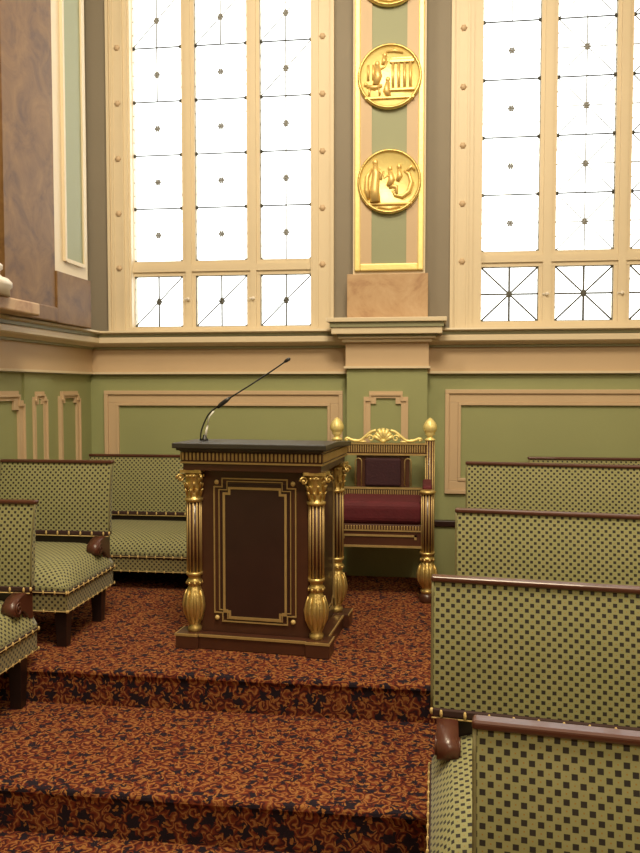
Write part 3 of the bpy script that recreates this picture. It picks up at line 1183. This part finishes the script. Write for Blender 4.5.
for k in range(56):
    for sx in (-1, 1):
        bd.ball((sx * .386, .004 + (DP - .008) * k / 55, 1.053), .005, .005, .005, 6, 4)
bd.build('gilt_beading', M['goldline'], ent)
tp = MB()
TX = .408
for o, z0, z1 in ((.030, 1.045, 1.056), (.016, 1.052, 1.066), (0, 1.064, 1.091)):
    tp.box(-TX + o, TX - o, -.045 + o, DP - .01 - o, z0, z1, bev=.004)
bmesh.ops.bisect_plane(tp.bm, geom=tp.bm.verts[:] + tp.bm.edges[:] + tp.bm.faces[:], plane_co=(0, .27, 0), plane_no=(0, 1, 0))
for v in tp.bm.verts:      # reading slope, falling away to the rear
    if v.co.z > 1.062:
        v.co.z -= .024 * max(0, (v.co.y - .27) / (DP - .28))
tp.build('top', M['topwood'], lec)

# microphone: stands on the lectern top
mic = thing('microphone', 'thin black gooseneck microphone bent to the right on the lectern top', 'microphone', (-1.182, 4.20, 1.0915), 0)
mic.scale = (.955, .955, .955)
MB().lathe([(.020, 0), (.020, .008), (.013, .014), (.009, .03), (.006, .034)], 0, 0, 20).build('base', M['black'], mic)


def smooth_path(pts, k=6):
    out = []
    P = [Vector(p) for p in pts]
    P = [P[0] * 2 - P[1]] + P + [P[-1] * 2 - P[-2]]
    for i in range(1, len(P) - 2):
        for j in range(k):
            t_ = j / k
            out.append(.5 * ((2 * P[i]) + (-P[i - 1] + P[i + 1]) * t_ + (2 * P[i - 1] - 5 * P[i] + 4 * P[i + 1] - P[i + 2]) * t_ ** 2 + (-P[i - 1] + 3 * P[i] - 3 * P[i + 1] + P[i + 2]) * t_ ** 3))
    out.append(P[-2])
    return out


MB().tube(smooth_path([(-.025, 0, .0), (-.02, 0, .05), (.0, 0, .105), (.03, 0, .155), (.075, 0, .19), (.10, 0, .203)]), .0045, 8).build('gooseneck', M['black'], mic)
MB().tube([(.005, 0, .015), (.010, 0, .055), (.018, 0, .085)], [.006, .007, .005], 8).tube([(.016, -.004, .08), (.03, -.006, .135), (.055, -.006, .165)], [.003, .004, .005], 8).build('cable_sleeve', M['whiteplastic'], mic)
MB().tube([(.075, 0, .185), (.095, 0, .203), (.125, 0, .225), (.15, 0, .243)], [.008, .0125, .0125, .007], 10).build('joint', M['black'], mic)
MB().tube(smooth_path([(.14, 0, .236), (.30, 0, .335), (.40, 0, .400), (.462, 0, .442)]), [.0042] * 18 + [.0042], 8).build('boom', M['black'], mic)
MB().tube([(.458, 0, .440), (.466, 0, .446), (.486, 0, .458), (.492, 0, .462)], [.005, .0095, .0095, .004], 12).build('capsule', M['black'], mic)

# ------------------------------------------------------------------ throne chair
th = thing('throne_armchair', 'carved gilt armchair with crimson velvet seat against the pilaster', 'armchair', (-.290, 5.13, 0), 0)
PXC = .308     # front posts
for sx in (-1, 1):
    p = fluted(th, 'front_post', sx * PXC, .0, .318, .700, .044, 12)
    acanthus_bulb(MB(), sx * PXC, 0, .06, .325, .062).build('post_foot', M['gold'], p)
    MB().lathe([(.046, 0), (.050, .01), (.050, .04), (.036, .06)], sx * PXC, 0, 20).build('foot_block', M['wood'], p)
    MB().lathe([(.046, .698), (.052, .704), (.052, .716), (.04, .722)], sx * PXC, 0, 20).build('post_cap', M['gold'], p)
    xr = sx * .324
    r_ = fluted(th, 'rear_post', xr, .45, .0, 1.010, .036, 10)
    MB().lathe([(.030, 1.008), (.036, 1.012), (.036, 1.020), (.020, 1.028), (.018, 1.040), (.034, 1.052), (.030, 1.060), (.038, 1.072), (.046, 1.090), (.045, 1.112), (.034, 1.138), (.016, 1.158), (.004, 1.168)],
               xr, .45, 24, lobes=8, amp=.04).build('finial', M['goldbright'], r_)
    MB().box(min(sx * .29, sx * .335), max(sx * .29, sx * .335), .0, .45, .675, .705, bev=.006).build('arm_rail', M['wood'], th)
    MB().box(min(sx * .275, sx * .338), max(sx * .275, sx * .338), .03, .42, .705, .745, bev=.015, seg=3).build('arm_pad', M['velvet'], th)
    MB().box(min(sx * .300, sx * .324), max(sx * .300, sx * .324), .03, .43, .345, .495, bev=.003).build('side_rail', M['wood'], th)


def gilt_reeds(mb, x0, x1, y, z0, z1, step, w):
    n_ = int((x1 - x0) / step)
    for k in range(n_ + 1):
        x = x0 + (x1 - x0) * k / n_
        mb.box(x - w / 2, x + w / 2, y - .006, y + .002, z0, z1, bev=.0015, seg=1)
    return mb


# seat rail
sr = MB().box(-.28, .28, -.005, .03, .345, .495, bev=.004).build('seat_rail', M['wood'], th)
gr = MB()
gilt_reeds(gr, -.27, .27, -.005, .462, .487, .018, .009)
gr.box(-.28, .28, -.012, 0, .452, .460)
gr.box(-.24, .24, -.012, 0, .418, .430)
gr.box(-.24, -.225, -.012, 0, .400, .430)
gr.box(.225, .24, -.012, 0, .400, .430)
gr.box(-.28, .28, -.014, 0, .347, .360)
gr.build('gilt_moulding', M['goldline'], sr)
MB().box(-.285, .285, .005, .43, .490, .640, bev=.045, seg=4).build('seat_cushion', M['velvet'], th)
# back
lr = MB().box(-.30, .30, .435, .465, .598, .682, bev=.003).build('lower_back_rail', M['wood'], th)
gr = MB()
gilt_reeds(gr, -.28, .28, .435, .618, .662, .016, .009)
gr.box(-.30, .30, .426, .437, .668, .682)
gr.box(-.30, .30, .426, .437, .600, .612)
gr.build('gilt_moulding', M['goldline'], lr)
tr = MB().box(-.30, .30, .435, .470, .905, .992, bev=.003).build('top_back_rail', M['wood'], th)
gr = MB()
gilt_reeds(gr, -.285, .285, .435, .925, .978, .016, .0095)
gr.box(-.30, .30, .424, .437, .980, .992)
gr.box(-.30, .30, .426, .437, .905, .917)
gr.build('gilt_moulding', M['goldline'], tr)
MB().box(-.185, .185, .448, .470, .68, .91).build('back_panel', M['wood'], th)
MB().box(-.125, .125, .418, .450, .690, .885, bev=.014, seg=3).build('back_pad', M['darkvelvet'], th)
for sx in (-1, 1):
    st = MB()
    cxs = sx * .172
    pts = [(cxs - .022, .446, .69), (cxs - .022, .446, .86)] + [(cxs + .022 * math.cos(PI - q * PI / 6), .446, .86 + .022 * math.sin(q * PI / 6)) for q in range(1, 6)] + [(cxs + .022, .446, .86), (cxs + .022, .446, .69)]
    st.tube(pts, .0045, 6)
    st.build('stile_moulding', M['goldline'], th)
# crest: central shell with scrolls
cr = MB()
yc = .452
for k in range(7):
    a = D2R(30 + 20 * k)
    L = .094 if k in (2, 3, 4) else .080
    cr.tube([(0, yc, 1.000), (L * .62 * math.cos(a), yc - .004, 1.000 + L * .62 * math.sin(a)), (L * math.cos(a), yc, 1.000 + L * math.sin(a))], [.008, .016, .012], 7)
cr.ball((0, yc - .006, 1.005), .02, .014, .014)
for sx in (-1, 1):
    pts = [(sx * .050, yc, 1.078), (sx * .085, yc, 1.066), (sx * .125, yc, 1.034), (sx * .155, yc, 1.010), (sx * .19, yc, 1.004), (sx * .225, yc, 1.012), (sx * .25, yc, 1.022), (sx * .262, yc, 1.014), (sx * .25, yc, 1.006)]
    cr.tube(smooth_path(pts, 4), .011, 7)
    pts = []
    for q in range(14):
        a = q * .6
        rad = .024 * (1 - q / 16)
        pts.append((sx * (.088 + rad * 1.1 * math.cos(a)), yc - .008, 1.022 + rad * 1.1 * math.sin(a)))
    cr.tube(pts, .006, 6)
    cr.ball((sx * .205, yc, 1.008), .03, .008, .010)
    cr.ball((sx * .15, yc, .999), .035, .008, .008)
cr.build('crest', M['goldbright'], th)
